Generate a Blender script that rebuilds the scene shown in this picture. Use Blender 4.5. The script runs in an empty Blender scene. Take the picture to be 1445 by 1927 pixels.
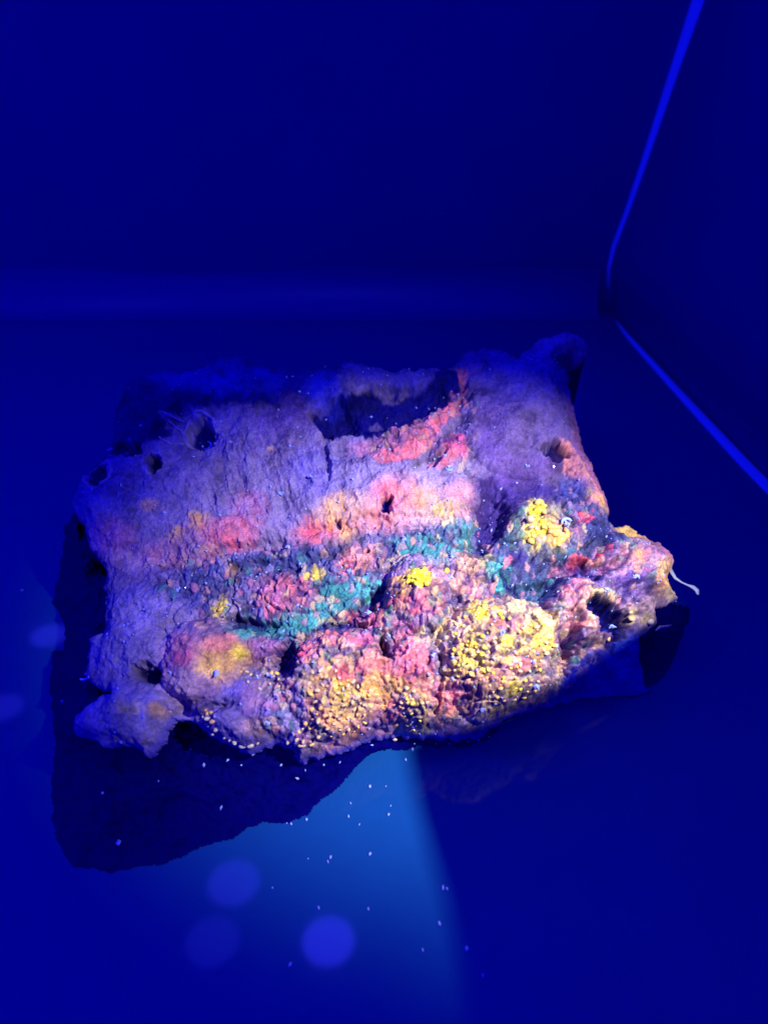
import bpy, bmesh, math, random
import numpy as np
from mathutils import Vector

# ------------------------------------------------------------------ camera, world, lamps
S = bpy.context.scene
C = S.collection
PITCH = math.radians(40.1)
FPX = 1000.0                      # focal length in pixels of the 1445 x 1927 photograph
CP, SP = math.cos(PITCH), math.sin(PITCH)

cam_d = bpy.data.cameras.new('camera')
cam_d.sensor_fit = 'VERTICAL'
cam_d.sensor_height = 36.0
cam_d.lens = 36.0 * FPX / 1927.0
cam_d.clip_start = 0.01
cam_d.clip_end = 100
cam_d.dof.use_dof = True
cam_d.dof.focus_distance = 1.0
cam_d.dof.aperture_fstop = 1.5
cam = bpy.data.objects.new('camera', cam_d)
cam.location = (0, 0, 1)
cam.rotation_euler = (math.pi / 2 - PITCH, 0, 0)
C.objects.link(cam)
S.camera = cam

W = bpy.data.worlds.new('World')
S.world = W
W.use_nodes = True
bg = W.node_tree.nodes['Background']
bg.inputs[0].default_value = (0.004, 0.0, 1.0, 1)
bg.inputs[1].default_value = 1.03

KEY = Vector((0.62, 0.18, 1.35))
kd = bpy.data.lights.new('key_lamp', 'SPOT')
kd.energy = 166
kd.color = (1.0, 0.95, 1.0)
kd.spot_size = math.radians(52)
kd.spot_blend = 1.0
kd.shadow_soft_size = 0.008
key = bpy.data.objects.new('key_lamp', kd)
key.location = KEY
key.rotation_euler = (Vector((0.12, 0.69, 0.15)) - KEY).to_track_quat('-Z', 'Y').to_euler()
C.objects.link(key)

vs = S.view_settings
vs.view_transform = 'Standard'
vs.look = 'None'
vs.exposure = 0.0
vs.gamma = 1.0
S.render.engine = 'CYCLES'
S.cycles.max_bounces = 6

# ------------------------------------------------------------------ small helpers
def ray(u, v):
    r, up = (u - 722.5) / FPX, (963.5 - v) / FPX
    return Vector((r, CP + up * SP, -SP + up * CP))

def on_floor(u, v, z=0.0):
    d = ray(u, v)
    t = (z - 1.0) / d.z
    return Vector((0, 0, 1)) + d * t

def on_back(u, v, y):
    d = ray(u, v)
    return Vector((0, 0, 1)) + d * (y / d.y)

def mat(name, col, rough=0.6, spec=0.3, grain=0.0, scale=60, bump=0.0):
    m = bpy.data.materials.new(name)
    m.use_nodes = True
    nt = m.node_tree
    b = nt.nodes['Principled BSDF']
    b.inputs['Base Color'].default_value = (*col, 1)
    b.inputs['Roughness'].default_value = rough
    b.inputs['Specular IOR Level'].default_value = spec
    if grain or bump:
        tc = nt.nodes.new('ShaderNodeTexCoord')
        n = nt.nodes.new('ShaderNodeTexNoise')
        n.inputs['Scale'].default_value = scale
        n.inputs['Detail'].default_value = 6
        nt.links.new(tc.outputs['Object'], n.inputs['Vector'])
        if grain:
            mx = nt.nodes.new('ShaderNodeMix')
            mx.data_type = 'RGBA'
            mx.inputs[6].default_value = (*[c * (1 - grain) for c in col], 1)
            mx.inputs[7].default_value = (*[min(1, c * (1 + grain)) for c in col], 1)
            nt.links.new(n.outputs['Fac'], mx.inputs[0])
            nt.links.new(mx.outputs[2], b.inputs['Base Color'])
        if bump:
            bp = nt.nodes.new('ShaderNodeBump')
            bp.inputs['Strength'].default_value = bump
            bp.inputs['Distance'].default_value = 0.004
            nt.links.new(n.outputs['Fac'], bp.inputs['Height'])
            nt.links.new(bp.outputs['Normal'], b.inputs['Normal'])
    return m

def link(name, me, m=None, parent=None, loc=None):
    o = bpy.data.objects.new(name, me)
    C.objects.link(o)
    if m: me.materials.append(m)
    if parent: o.parent = parent
    if loc is not None: o.location = loc
    return o

def pymesh(name, vs_, fs):
    me = bpy.data.meshes.new(name)
    me.from_pydata([tuple(v) for v in vs_], [], fs)
    me.update()
    return me

def smooth(me):
    me.polygons.foreach_set('use_smooth', [True] * len(me.polygons))

def tag(o, label, cat=None, group=None, kind=None):
    if label: o['label'] = label
    if cat: o['category'] = cat
    if group: o['group'] = group
    if kind: o['kind'] = kind

def tube(pts, rad, n=8, flat=1.0, up=Vector((0, 0, 1))):
    """tapered tube through pts; rad a list; flat squashes it along up"""
    vs_, fs = [], []
    k = len(pts)
    for i, p in enumerate(pts):
        t = (pts[min(i + 1, k - 1)] - pts[max(i - 1, 0)]).normalized()
        s = t.cross(up).normalized()
        q = s.cross(t).normalized()
        for j in range(n):
            a = 2 * math.pi * j / n
            vs_.append(p + s * (math.cos(a) * rad[i]) + q * (math.sin(a) * rad[i] * flat))
    for i in range(k - 1):
        for j in range(n):
            a, b = i * n + j, i * n + (j + 1) % n
            fs.append((a, b, b + n, a + n))
    fs.append(tuple(range(n))[::-1])
    fs.append(tuple(range((k - 1) * n, k * n)))
    me = pymesh('tube', vs_, fs)
    smooth(me)
    return me

# ------------------------------------------------------------------ noise (numpy)
RS = np.random.RandomState(7)
TAB = RS.rand(8, 256, 256)
def vnoise(x, y, s=0):
    T = TAB[s % 8]
    xi, yi = np.floor(x).astype(int), np.floor(y).astype(int)
    fx, fy = x - xi, y - yi
    fx, fy = fx * fx * fx * (fx * (fx * 6 - 15) + 10), fy * fy * fy * (fy * (fy * 6 - 15) + 10)
    xi, yi = xi + 37 * s, yi + 91 * s
    a, b = T[xi & 255, yi & 255], T[(xi + 1) & 255, yi & 255]
    c, d = T[xi & 255, (yi + 1) & 255], T[(xi + 1) & 255, (yi + 1) & 255]
    return (a * (1 - fx) + b * fx) * (1 - fy) + (c * (1 - fx) + d * fx) * fy
def fbm(x, y, s=0, o=4):
    r, a, n = 0, 0.5, 0
    for i in range(o):
        r = r + a * (vnoise(x * 2 ** i, y * 2 ** i, s + i) - 0.5)
        n += a
        a *= 0.5
    return r / n * 2            # about -1 .. 1
def worley(x, y, s=0):
    xi, yi = np.floor(x).astype(int), np.floor(y).astype(int)
    f1 = np.full(x.shape, 9.0); f2 = np.full(x.shape, 9.0)
    px = np.zeros(x.shape); py = np.zeros(x.shape); idn = np.zeros(x.shape)
    A, B, D = TAB[s % 8], TAB[(s + 1) % 8], TAB[(s + 2) % 8]
    for dx in (-1, 0, 1):
        for dy in (-1, 0, 1):
            cx, cy = xi + dx, yi + dy
            i, j = (cx + 17 * s) & 255, (cy + 53 * s) & 255
            qx, qy = cx + A[i, j], cy + B[i, j]
            d = np.hypot(x - qx, y - qy)
            near = d < f1
            f2 = np.where(near, f1, np.minimum(f2, d))
            f1 = np.where(near, d, f1)
            px = np.where(near, qx, px); py = np.where(near, qy, py); idn = np.where(near, D[i, j], idn)
    return f1, f2, px, py, idn
def sstep(a, b, x):
    t = np.clip((x - a) / (b - a), 0, 1)
    return t * t * (3 - 2 * t)
def seg_dist(U, V, pts, closed=True):
    d = np.full(U.shape, 1e9)
    ins = np.zeros(U.shape, bool)
    n = len(pts)
    for i in range(n if closed else n - 1):
        x0, y0 = pts[i]; x1, y1 = pts[(i + 1) % n]
        ex, ey = x1 - x0, y1 - y0
        t = np.clip(((U - x0) * ex + (V - y0) * ey) / (ex * ex + ey * ey), 0, 1)
        d = np.minimum(d, np.hypot(U - x0 - t * ex, V - y0 - t * ey))
        if closed and y0 != y1:
            ins ^= ((y0 > V) != (y1 > V)) & (U < (x1 - x0) * (V - y0) / (y1 - y0) + x0)
    return np.where(ins, d, -d) if closed else d

# ------------------------------------------------------------------ the setting: a dark blue box corner
BACK_Y, RIGHT_X = 2.86, 1.205
m_wall = mat('box_wall_blue', (0.006, 0.002, 0.27), 0.75, 0.12, 0.10, 3.0, 0.05)
m_floor = mat('box_floor_blue', (0.006, 0.068, 0.25), 0.06, 0.09, 0.06, 25.0, 0.0)
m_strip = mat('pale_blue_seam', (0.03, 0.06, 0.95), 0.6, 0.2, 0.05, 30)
_b0 = m_strip.node_tree.nodes['Principled BSDF']          # weak glow added to lift the strips in the dim corner
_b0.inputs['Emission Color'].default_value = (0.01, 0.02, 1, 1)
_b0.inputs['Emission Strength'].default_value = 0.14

def slab(name, P, m, n_th):
    """grid P[i][j] of points thickened along n_th"""
    a, b = len(P), len(P[0])
    vs_ = [p for row in P for p in row] + [p + n_th for row in P for p in row]
    N = a * b
    fs = []
    for i in range(a - 1):
        for j in range(b - 1):
            q = (i * b + j, i * b + j + 1, (i + 1) * b + j + 1, (i + 1) * b + j)
            fs += [q, tuple(k + N for k in q[::-1])]
    rim = [j for j in range(b)] + [i * b + b - 1 for i in range(1, a)] + [(a - 1) * b + j for j in range(b - 2, -1, -1)] + [i * b for i in range(a - 2, 0, -1)]
    for k in range(len(rim)):
        p, q = rim[k], rim[(k + 1) % len(rim)]
        fs.append((q, p, p + N, q + N))
    me = pymesh(name, vs_, fs)
    bm = bmesh.new(); bm.from_mesh(me); bmesh.ops.recalc_face_normals(bm, faces=bm.faces); bm.to_mesh(me); bm.free()
    return link(name, me, m)

xs = [-4 + i * (RIGHT_X + 4) / 24 for i in range(25)]
fl = slab('floor', [[Vector((x, y, 0)) for y in (-1.5, 0, 1, 2, BACK_Y)] for x in xs], m_floor, Vector((0, 0, -0.05)))
tag(fl, 'glossy dark blue floor of the box under the mineral', kind='structure')

corner_px = [(1326, -20), (1318, 0), (1262, 160), (1215, 300), (1180, 400), (1156, 462), (1147, 500), (1144, 540)]
cor = [on_back(u, v, BACK_Y) for u, v in corner_px]
def edge_x(z):
    zs = [p.z for p in cor][::-1]; xx = [p.x for p in cor][::-1]
    return float(np.interp(z, [0.0, 0.10] + zs, [RIGHT_X, RIGHT_X - 0.03] + xx))
zz = [0, 0.05, 0.1, 0.2, 0.3, 0.4, 0.5, 0.65, 0.8, 1.0, 1.2, 1.4, 1.6]
bw = slab('back_wall', [[Vector((x + (edge_x(z) - RIGHT_X) * (x + 4) / (RIGHT_X + 4), BACK_Y + 0.03 * math.sin(x * 1.7) * z, z)) for z in zz] for x in xs], m_wall, Vector((0, 0.05, 0)))
tag(bw, 'smooth dark blue back wall of the box', kind='structure')
ys = [-1.5, -0.5, 0.5, 1.2, 1.8, 2.2, 2.5, BACK_Y]
rw = slab('right_wall', [[Vector((RIGHT_X + (edge_x(z) - RIGHT_X) * ((y + 1.5) / (BACK_Y + 1.5)) ** 2, y, z)) for z in zz] for y in ys], m_wall, Vector((0.05, 0, 0)))
tag(rw, 'smooth dark blue right wall of the box', kind='structure')

pts = [p + Vector((-0.006, -0.008, 0)) for p in cor]
rad = [0.034, 0.033, 0.023, 0.017, 0.0125, 0.0105, 0.008, 0.003]
o = link('seam_strip', tube(pts, rad, 10, 0.5, Vector((0.7, 0.7, 0)).normalized()), m_strip)
tag(o, 'bright blue upright seam strip in the corner between back wall and right wall', 'seam strip')
fp = [(1158, 603), (1180, 632), (1215, 671), (1262, 723), (1330, 797), (1400, 872), (1452, 925), (1500, 975)]
pts = [on_floor(u, v, 0.006) for u, v in fp]
rad = [0.004, 0.011, 0.015, 0.0175, 0.020, 0.022, 0.022, 0.022]
o = link('seam_strip', tube(pts, rad, 10, 0.35), m_strip)
tag(o, 'bright blue diagonal seam strip along the foot of the right wall', 'seam strip')
# soft rounded fillet along the foot of the back wall
P = []
for x in [-4 + i * (RIGHT_X - 0.1 + 4) / 20 for i in range(21)]:
    P.append([Vector((x, BACK_Y - 0.17 + 0.167 * math.sin(a), 0.002 + 0.215 * (1 - math.cos(a)))) for a in [k * math.pi / 20 for k in range(11)]])
vs_ = [p for row in P for p in row]
me = pymesh('fillet', vs_, [(i * 11 + j, (i + 1) * 11 + j, (i + 1) * 11 + j + 1, i * 11 + j + 1) for i in range(20) for j in range(10)])
smooth(me)
o = link('back_fillet', me, mat('fillet_gloss', (0.006, 0.002, 0.27), 0.38, 0.6))
tag(o, 'rounded lighter blue foot of the back wall', kind='structure')

# ------------------------------------------------------------------ UV lamp heads above the frame (mirrored in the glossy floor)
def lens_mat(strength):
    m = bpy.data.materials.new('lamp_lens_glow')
    m.use_nodes = True
    b = m.node_tree.nodes['Principled BSDF']
    b.inputs['Base Color'].default_value = (0.02, 0.02, 0.2, 1)
    b.inputs['Emission Color'].default_value = (0.03, 0.03, 1, 1)
    b.inputs['Emission Strength'].default_value = strength
    return m
m_black = mat('lamp_black', (0.01, 0.01, 0.012), 0.5, 0.3)
def disc_mesh(r, z0, z1, n=40):
    vs_ = [Vector((r * math.cos(2 * math.pi * i / n), r * math.sin(2 * math.pi * i / n), z)) for z in (z0, z1) for i in range(n)]
    fs = [tuple(range(n))[::-1], tuple(range(n, 2 * n))] + [(i, (i + 1) % n, n + (i + 1) % n, n + i) for i in range(n)]
    return pymesh('disc', vs_, fs)
LZ = 1.9
for u, v, rpx, st, txt in ((618, 1770, 49, 48, 'brightest round lamp head with violet blue lens above the front of the box'),
                      (440, 1660, 48, 26, 'second round lamp head with blue lens, behind the brightest one'),
                      (400, 1770, 50, 12, 'faint round lamp head with dim blue lens left of the brightest one'),
                      (92, 1195, 32, 20, 'small lamp head with blue lens far to the left above the mineral'),
                      (8, 1330, 34, 14, 'leftmost small lamp head with dim blue lens')):
    d = ray(u, v)
    t = (-LZ - 1.0) / d.z
    p = Vector((0, 0, 1)) + d * t
    e = bpy.data.objects.new('lamp_head', None)
    C.objects.link(e)
    e.location = (p.x, p.y, LZ)
    tag(e, txt, 'lamp', 'round lamp heads over the box')
    r = rpx * t / FPX
    e.scale = (1, 0.76, 1)
    link('lens', disc_mesh(r, 0, 0.01), lens_mat(st), e)
    link('housing', disc_mesh(r * 1.12, 0.0125, 0.14), m_black, e)

# unseen panel added to block the beam over the right floor
N0 = Vector((KEY.x, KEY.y, 0))
def blocker_pt(u, v, z):
    f = on_floor(u, v)
    return KEY + (f - KEY) * ((KEY.z - z) / KEY.z)
HZ = 1.0
blocker_px = [(960, 2150), (925, 2020), (907, 1925), (897, 1870), (879, 1790), (852, 1690), (826, 1610), (803, 1530), (789, 1465), (782, 1430), (781, 1402), (850, 1388), (930, 1360), (1010, 1325), (1060, 1280), (1150, 1222), (1260, 1190), (1345, 1110), (1470, 1000)]
inner = [blocker_pt(u, v, HZ) for u, v in blocker_px]
P = []
far = Vector((inner[-1].x + 0.05, inner[0].y, HZ))
for k, a in enumerate(inner):
    q = k / (len(inner) - 1)
    b = Vector((far.x, far.y + (inner[-1].y - far.y) * q, HZ))
    P.append([a + (b - a) * s_ for s_ in (0, 0.3, 0.65, 1)])
hp = slab('beam_blocker', P, m_black, Vector((0, 0, 0.01)))
tag(hp, 'black panel added to block the lamp beam above the right front of the box', 'light blocker')

HZ = 1.285  # second unseen panel, added to shade the floor at the left front
front_px = [(-420, 850), (-220, 1000), (-80, 1180), (40, 1390), (220, 1575), (450, 1690), (700, 1760), (950, 1800)]
inner = [blocker_pt(u, v, HZ) for u, v in front_px]
hp = slab('beam_blocker', [[a + Vector((-0.10, -0.22, 0)) * s_ for s_ in (1, 0.6, 0.3, 0)] for a in inner], m_black, Vector((0, 0, 0.006)))
tag(hp, 'narrow black panel added close under the lamp to block light, above the left front of the box', 'light blocker')

# ------------------------------------------------------------------ the mineral specimen
ORG = Vector((0, 0.8, 0))
rock = bpy.data.objects.new('mineral_specimen', None)
C.objects.link(rock)
rock.location = ORG
tag(rock, 'craggy fluorescent mineral slab glowing lavender, pink, yellow and teal on the blue floor', 'mineral')

Z0, Y0, SLOPE = 0.135, 0.43, 0.36
GROW = np.array((0.0, -0.45, 0.89))
def base_z(y): return Z0 + SLOPE * (y - Y0)
def to_px(X, Y, Z):
    dz = Z - 1.0
    dep = Y * CP - dz * SP
    up = Y * SP + dz * CP
    return 722.5 + FPX * X / dep, 963.5 - FPX * up / dep

BASE = [(150,1390,.05),(270,1432,.045),(400,1395,.02),(560,1432,-.05),(640,1418,-.065),(740,1390,-.105),(860,1394,-.085),(930,1368,-.115),(1020,1335,-.14),(1100,1318,-.15),(1226,1304,-.155),
 (1210,1195,-.06),(1090,1215,.01),(1000,1240,.0),(930,1310,-.03),(850,1320,-.035),(760,1310,-.025),(650,1310,-.01),(540,1330,.0),(235,1320,.045),(150,1260,.02),(450,1250,.01),(300,1100,0),(190,1080,0),(500,1080,0),(700,1100,0),(1000,1060,0),(1270,1110,0),(150,950,0),(220,750,0),(500,690,0),(760,700,0),(1000,650,0),(1100,620,0),(1130,920,0),(700,880,0),(400,880,0),(950,850,0)]
def tps(r): return np.where(r > 1e-6, r * r * np.log(np.maximum(r, 1e-6)), 0)
_b = np.array(BASE); _q = _b[:, :2] / 400.0
_n = len(_b)
_A = np.zeros((_n + 3, _n + 3))
_A[:_n, :_n] = tps(np.hypot(_q[:, None, 0] - _q[None, :, 0], _q[:, None, 1] - _q[None, :, 1])) + 0.004 * np.eye(_n)
_A[:_n, _n] = 1; _A[:_n, _n + 1:] = _q; _A[_n, :_n] = 1; _A[_n + 1:, :_n] = _q.T
_w = np.linalg.solve(_A, np.concatenate([_b[:, 2], [0, 0, 0]]))
def base_pt(U, V, Yp):
    """the undulating base surface of the slab: a tilted plane, raised at the front left and falling to the floor at the front right"""
    dz = _w[_n] + _w[_n + 1] * U / 400 + _w[_n + 2] * V / 400
    for i in range(_n):
        dz = dz + _w[i] * tps(np.hypot(U / 400 - _q[i, 0], V / 400 - _q[i, 1]))
    Z = np.maximum(base_z(Yp) + dz, 0.004)
    r, up = (U - 722.5) / FPX, (963.5 - V) / FPX
    t = (Z - 1) / (-SP + up * CP)
    return r * t, (CP + up * SP) * t, Z

OUTLINE = [(128,945),(146,908),(165,885),(190,862),(203,835),(210,790),(222,745),(240,705),(300,696),(365,692),(415,667),(468,663),(482,684),(560,690),(620,684),(652,673),(700,684),(745,693),(800,690),(856,684),(882,656),(915,648),(950,655),(978,668),(998,650),(1022,634),(1052,622),(1084,622),(1104,634),(1110,655),(1100,676),(1078,696),(1070,722),(1082,750),(1086,785),(1096,822),(1100,846),(1117,870),(1136,915),(1148,950),(1158,990),(1190,984),(1225,1008),(1255,1021),(1268,1044),(1270,1066),(1262,1090),(1278,1112),(1283,1128),(1262,1136),(1238,1141),(1236,1172),(1216,1190),(1206,1196),(1210,1240),(1216,1280),(1226,1304),(1190,1314),(1100,1318),(1020,1335),(960,1354),(930,1366),(910,1386),(860,1394),(800,1392),(750,1388),(705,1394),(660,1412),(610,1423),(562,1438),(550,1416),(520,1402),(492,1414),(470,1420),(440,1412),(402,1394),(372,1366),(352,1358),(330,1361),(312,1384),(296,1408),(272,1435),(264,1416),(240,1405),(190,1410),(172,1399),(150,1390),(135,1386),(134,1346),(160,1325),(205,1302),(166,1290),(150,1270),(160,1245),(165,1202),(190,1184),(196,1122),(190,1105),(196,1076),(180,1050),(165,1030),(154,990)]

# macro relief: domes joined by max -> sharp creases where they meet
LOBES = [  # u, v, ru, rv, rot, height, part label
 (300,930,190,115,-10,.040,'dusky lavender crust plate at the upper left with small dark pits'),
 (985,790,125,125,10,.050,'smooth purple crust slab at the upper right'),
 (1055,655,60,38,-10,.040,'dim blue rounded knob at the back right corner'),
 (520,860,150,80,0,.034,None),
 (720,935,200,72,-4,.040,'streaky grey lavender crust band with pink and orange patches'),
 (415,1005,115,55,-5,.034,'mauve crust fold with coral and orange patches'),
 (780,825,100,46,-32,.038,'coral pink crust fold beside the dark hollow'),
 (848,862,40,38,20,.036,'small rosy crust knob with a bright pink side'),
 (1112,905,40,100,-22,.040,'salmon pink ridge along the right edge'),
 (265,1190,112,100,0,.032,'smooth blue lavender crust plate at the left edge'),
 (395,1250,92,80,-15,.064,'rounded crust lobe, magenta on its left and yellow on its right'),
 (235,1348,108,66,-8,.044,'pale lavender grey crust lobe at the lower left corner'),
 (475,1345,125,82,0,.056,'violet crust lobe dotted with cream grains at the front'),
 (540,1135,75,52,-15,.026,'pink crust mound among teal crust'),
 (500,1225,55,35,0,.030,None),
 (872,1090,58,52,0,.030,'peach coloured nubbly crust mound'),
 (930,1090,34,42,0,.026,None),
 (1020,1000,80,62,10,.036,'crust mound carrying a cluster of yellow grains'),
 (1190,1085,98,78,15,.046,'tan and purple crust wing at the right edge'),
 (785,1130,66,72,0,.070,'crust cone with a bright yellow cap'),
 (735,1180,60,45,-20,.036,None),
 (1088,1155,76,66,10,.075,'pink and cream crust lobe around a dark hollow'),
 (640,1290,114,112,5,.078,'pink rimmed orange crust lobe at the front centre'),
 (768,1295,78,105,10,.078,'coral crust lobe with a hot pink streak at the front'),
 (938,1248,130,124,0,.088,'large golden yellow crust lobe at the front right'),
 (560,1395,85,52,-10,.036,None),
]
DENTS = [ # u, v, ru, rv, rot, depth
 (915,985,26,58,15,.050),(546,1243,22,30,0,.050),(285,1272,26,15,20,.050),(1128,1166,46,30,24,.080),
 (378,818,26,27,0,.055),(302,888,13,15,0,.045),(192,900,24,18,-20,.045),(1040,858,26,14,0,.045),
 (722,960,9,13,-10,.030),(637,988,7,6,0,.020),(690,1043,9,5,0,.022),(1178,985,34,22,30,.045),
 (740,772,118,38,-14,.048),(630,790,36,34,0,.040),(330,800,40,24,-20,.030),(250,850,26,18,0,.040),
 (1090,1075,60,18,-8,.034),(690,1140,40,10,-45,.034),(480,1040,60,14,-10,.020),(470,1180,50,12,0,.026),
 (352,1345,22,22,0,.030),(410,1335,40,12,-25,.024),(1050,1225,24,60,8,.034),(815,1290,8,70,5,.024),
 (640,1190,60,9,-12,.030),(700,990,130,7,-6,.012),(540,1070,90,14,-10,.018),(1000,1120,46,16,0,.024),
 (880,1330,40,12,0,.010),(722,1225,7,26,-15,.030),(620,860,6,60,-6,.02),(330,1180,5,60,30,.006),
 (1180,1120,36,22,0,.022),(770,800,40,10,-30,.02),(810,880,40,10,-30,.026)]

STREAK_POLY = [(440,800),(600,830),(740,880),(900,880),(905,1010),(700,1010),(560,1040),(430,1060),(300,1060),(380,960)]
BOT_POLY = [(290,1060),(560,1030),(700,1010),(890,960),(960,940),(1100,930),(1170,1000),(1250,1080),(1140,1180),(1060,1290),(900,1380),(560,1440),(500,1390),(500,1210),(300,1130)]

def ell(U, V, u, v, ru, rv, rot):
    c, s = math.cos(math.radians(rot)), math.sin(math.radians(rot))
    a, b = U - u, V - v
    return np.hypot((a * c + b * s) / ru, (-a * s + b * c) / rv)

def relief(U, V, fine=True):
    """height of the crust above its base plane, the lobe index, and cell data"""
    w1 = fbm(U / 70, V / 70, 1); w2 = fbm(U / 70, V / 70, 5)
    w3 = fbm(U / 16, V / 16, 2, 3); w4 = fbm(U / 16, V / 16, 6, 3)
    Uw, Vw = U + 16 * w1 + 5 * w3, V + 16 * w2 + 5 * w4
    h = 0.012 + 0.010 * fbm(U / 120, V / 120, 3)
    lab = np.full(U.shape, -1)
    for i, (u, v, ru, rv, rot, hh, txt) in enumerate(LOBES):
        d = ell(Uw, Vw, u, v, ru, rv, rot)
        f = hh * np.sqrt(np.clip(1 - d * d, 0, 1))
        lab = np.where(f > h, i, lab)
        h = np.maximum(h, f)
    for (u, v, ru, rv, rot, dd) in DENTS:
        d = ell(U + 11 * w3 + 10 * w1, V + 11 * w4 + 10 * w2, u, v, ru, rv, rot)
        h = h - dd * np.exp(-d ** 6 * 0.8)
    if not fine: return h, lab, None
    st = sstep(-35, 25, seg_dist(U, V, STREAK_POLY))
    bt = np.maximum(sstep(-25, 25, seg_dist(U, V, BOT_POLY) + 18 * w1), 0.8 * sstep(-14, 14, seg_dist(U, V, [(690,872),(715,815),(790,780),(855,715),(885,735),(892,800),(885,900),(830,905),(790,870)])))
    # nubbly cells: big, middle, small, drawn out a little down the slope
    xr, yr = U * 0.97 + V * 0.10, V * 0.80 - U * 0.08
    xr, yr = xr + 3.0 * w3, yr + 3.0 * w4
    c1 = worley(xr / 21, yr / 21, 1)
    c2 = worley(xr / 10.5, yr / 10.5, 3)
    c3 = worley(U / 5.2, V / 5.2, 4)
    def nub(c):
        g = c[1] - c[0]                       # zero along the joints, so neighbours meet without a step
        return np.sqrt(np.clip(1 - (1 - np.clip(g / 0.75, 0, 1)) ** 2, 0, 1))
    b1, b2, b3 = nub(c1), nub(c2), nub(c3)
    h = h + bt * (0.0080 * b1 * (0.2 + 1.0 * c1[4]) + 0.0060 * b2 * (0.25 + 1.0 * c2[4]) + 0.0022 * b3 * (0.3 + c3[4]))
    cre = np.exp(-(fbm(U / 60 + 3, V / 42, 5, 3) / 0.07) ** 2)
    h = h - (0.25 + 0.75 * bt) * 0.009 * cre
    # streaks
    sx, sy = U * 0.94 - V * 0.28 + 5 * w3, U * 0.3 + V * 0.94
    rid = 1 - np.abs(fbm(sx / 11, sy / 55, 2, 3)) * 2
    mod = sstep(-0.3, 0.5, fbm(U / 50, V / 50, 7, 3))
    h = h + st * mod * (0.0050 * rid + 0.0024 * fbm(sx / 4.5, sy / 18, 4, 2)) + st * 0.004 * fbm(U / 14, V / 18, 1, 4)
    # crumbly grain everywhere
    sm = 1 - 0.6 * bt
    h = h + sm * (0.0110 * fbm(U / 34, V / 34, 6, 5) + 0.0026 * b3 * (0.3 + c3[4]) + 0.0012 * b2)
    return h, lab, (st, bt, c1, c2, c3, xr, yr, w1, w2, w3, w4, rid, cre)

STEP = 0.00165
gx = np.arange(-0.80, 0.70, STEP); gy = np.arange(0.34, 1.56, STEP)
X, Y = np.meshgrid(gx, gy, indexing='ij')
U, V = to_px(X, Y, base_z(Y))
D = seg_dist(U, V, OUTLINE)
D = D + 5.5 * fbm(U / 13, V / 13, 3, 4) + 4.0 * fbm(U / 40, V / 40, 2, 2)
use = (D[:-1, :-1] > 0) & (D[1:, :-1] > 0) & (D[:-1, 1:] > 0) & (D[1:, 1:] > 0)
# work only on a packed set of points
touch = np.zeros(D.shape, bool)
for a in (0, 1):
    for b in (0, 1):
        touch[a:a + use.shape[0], b:b + use.shape[1]] |= use
idx = np.full(D.shape, -1); idx[touch] = np.arange(touch.sum())
gdx, gdy = np.gradient(D, STEP)
g2 = np.maximum(gdx ** 2 + gdy ** 2, 1e4)
sh = np.where(np.abs(D) < 2.2, D, 0)
X2, Y2 = X - sh * gdx / g2, Y - sh * gdy / g2
U, V = to_px(X2, Y2, base_z(Y2))
u_, v_, x_, y_, d_ = U[touch], V[touch], X2[touch], Y2[touch], np.maximum(D[touch] - sh[touch], 0)
H, LAB, CELL = relief(u_, v_)
st, bt, c1, c2, c3, xr, yr, w1, w2, w3, w4, rid, cre = CELL
RIM = 20.0
roll = np.clip(1 - d_ / RIM, 0, 1)
H = H * sstep(-8, 45, d_) - 0.020 * (1 - np.sqrt(np.clip(1 - roll * roll, 0, 1)))
lat = 0.0016                     # a little sideways irregularity so the field is not a pure sheet
bx_, by_, bz_ = base_pt(u_, v_, y_)
PX = bx_ + GROW[0] * H + lat * fbm(u_ / 9, v_ / 9, 7, 2)
PY = by_ + GROW[1] * H + lat * fbm(u_ / 9, v_ / 9, 1, 2)
PZ = bz_ + GROW[2] * H
PZ = np.maximum(PZ, 0.006)

# ---- mineral colours (albedo)
P_ = dict(
 lav=(.195,.14,.285), lavlight=(.32,.25,.44), bluelav=(.085,.07,.38), lavgrey=(.31,.25,.40), violet=(.175,.125,.37),
 purple=(.125,.065,.25), mauve=(.36,.14,.27), mauvepink=(.52,.17,.26), pink=(.82,.21,.22), coral=(.80,.18,.21), red=(.80,.09,.11),
 hotpink=(.95,.12,.26), salmon=(.78,.30,.22), orange=(.86,.46,.10), peach=(.70,.40,.24), gold=(.62,.40,.18), cream=(.76,.58,.26), yellow=(.92,.70,.07),
 lemon=(1.0,.88,.02), olive=(.52,.46,.16), tan=(.50,.32,.34), brown=(.30,.15,.22), teal=(.04,.27,.225), tealb=(.08,.40,.34),
 blueteal=(.022,.105,.17), slate=(.06,.075,.17), slateb=(.045,.06,.22), host=(.004,.003,.12), hostp=(.035,.018,.15), hostblue=(.014,.018,.40),
 blue=(.03,.07,.55), mgrey=(.34,.23,.38), yorange=(.88,.56,.12))
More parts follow.
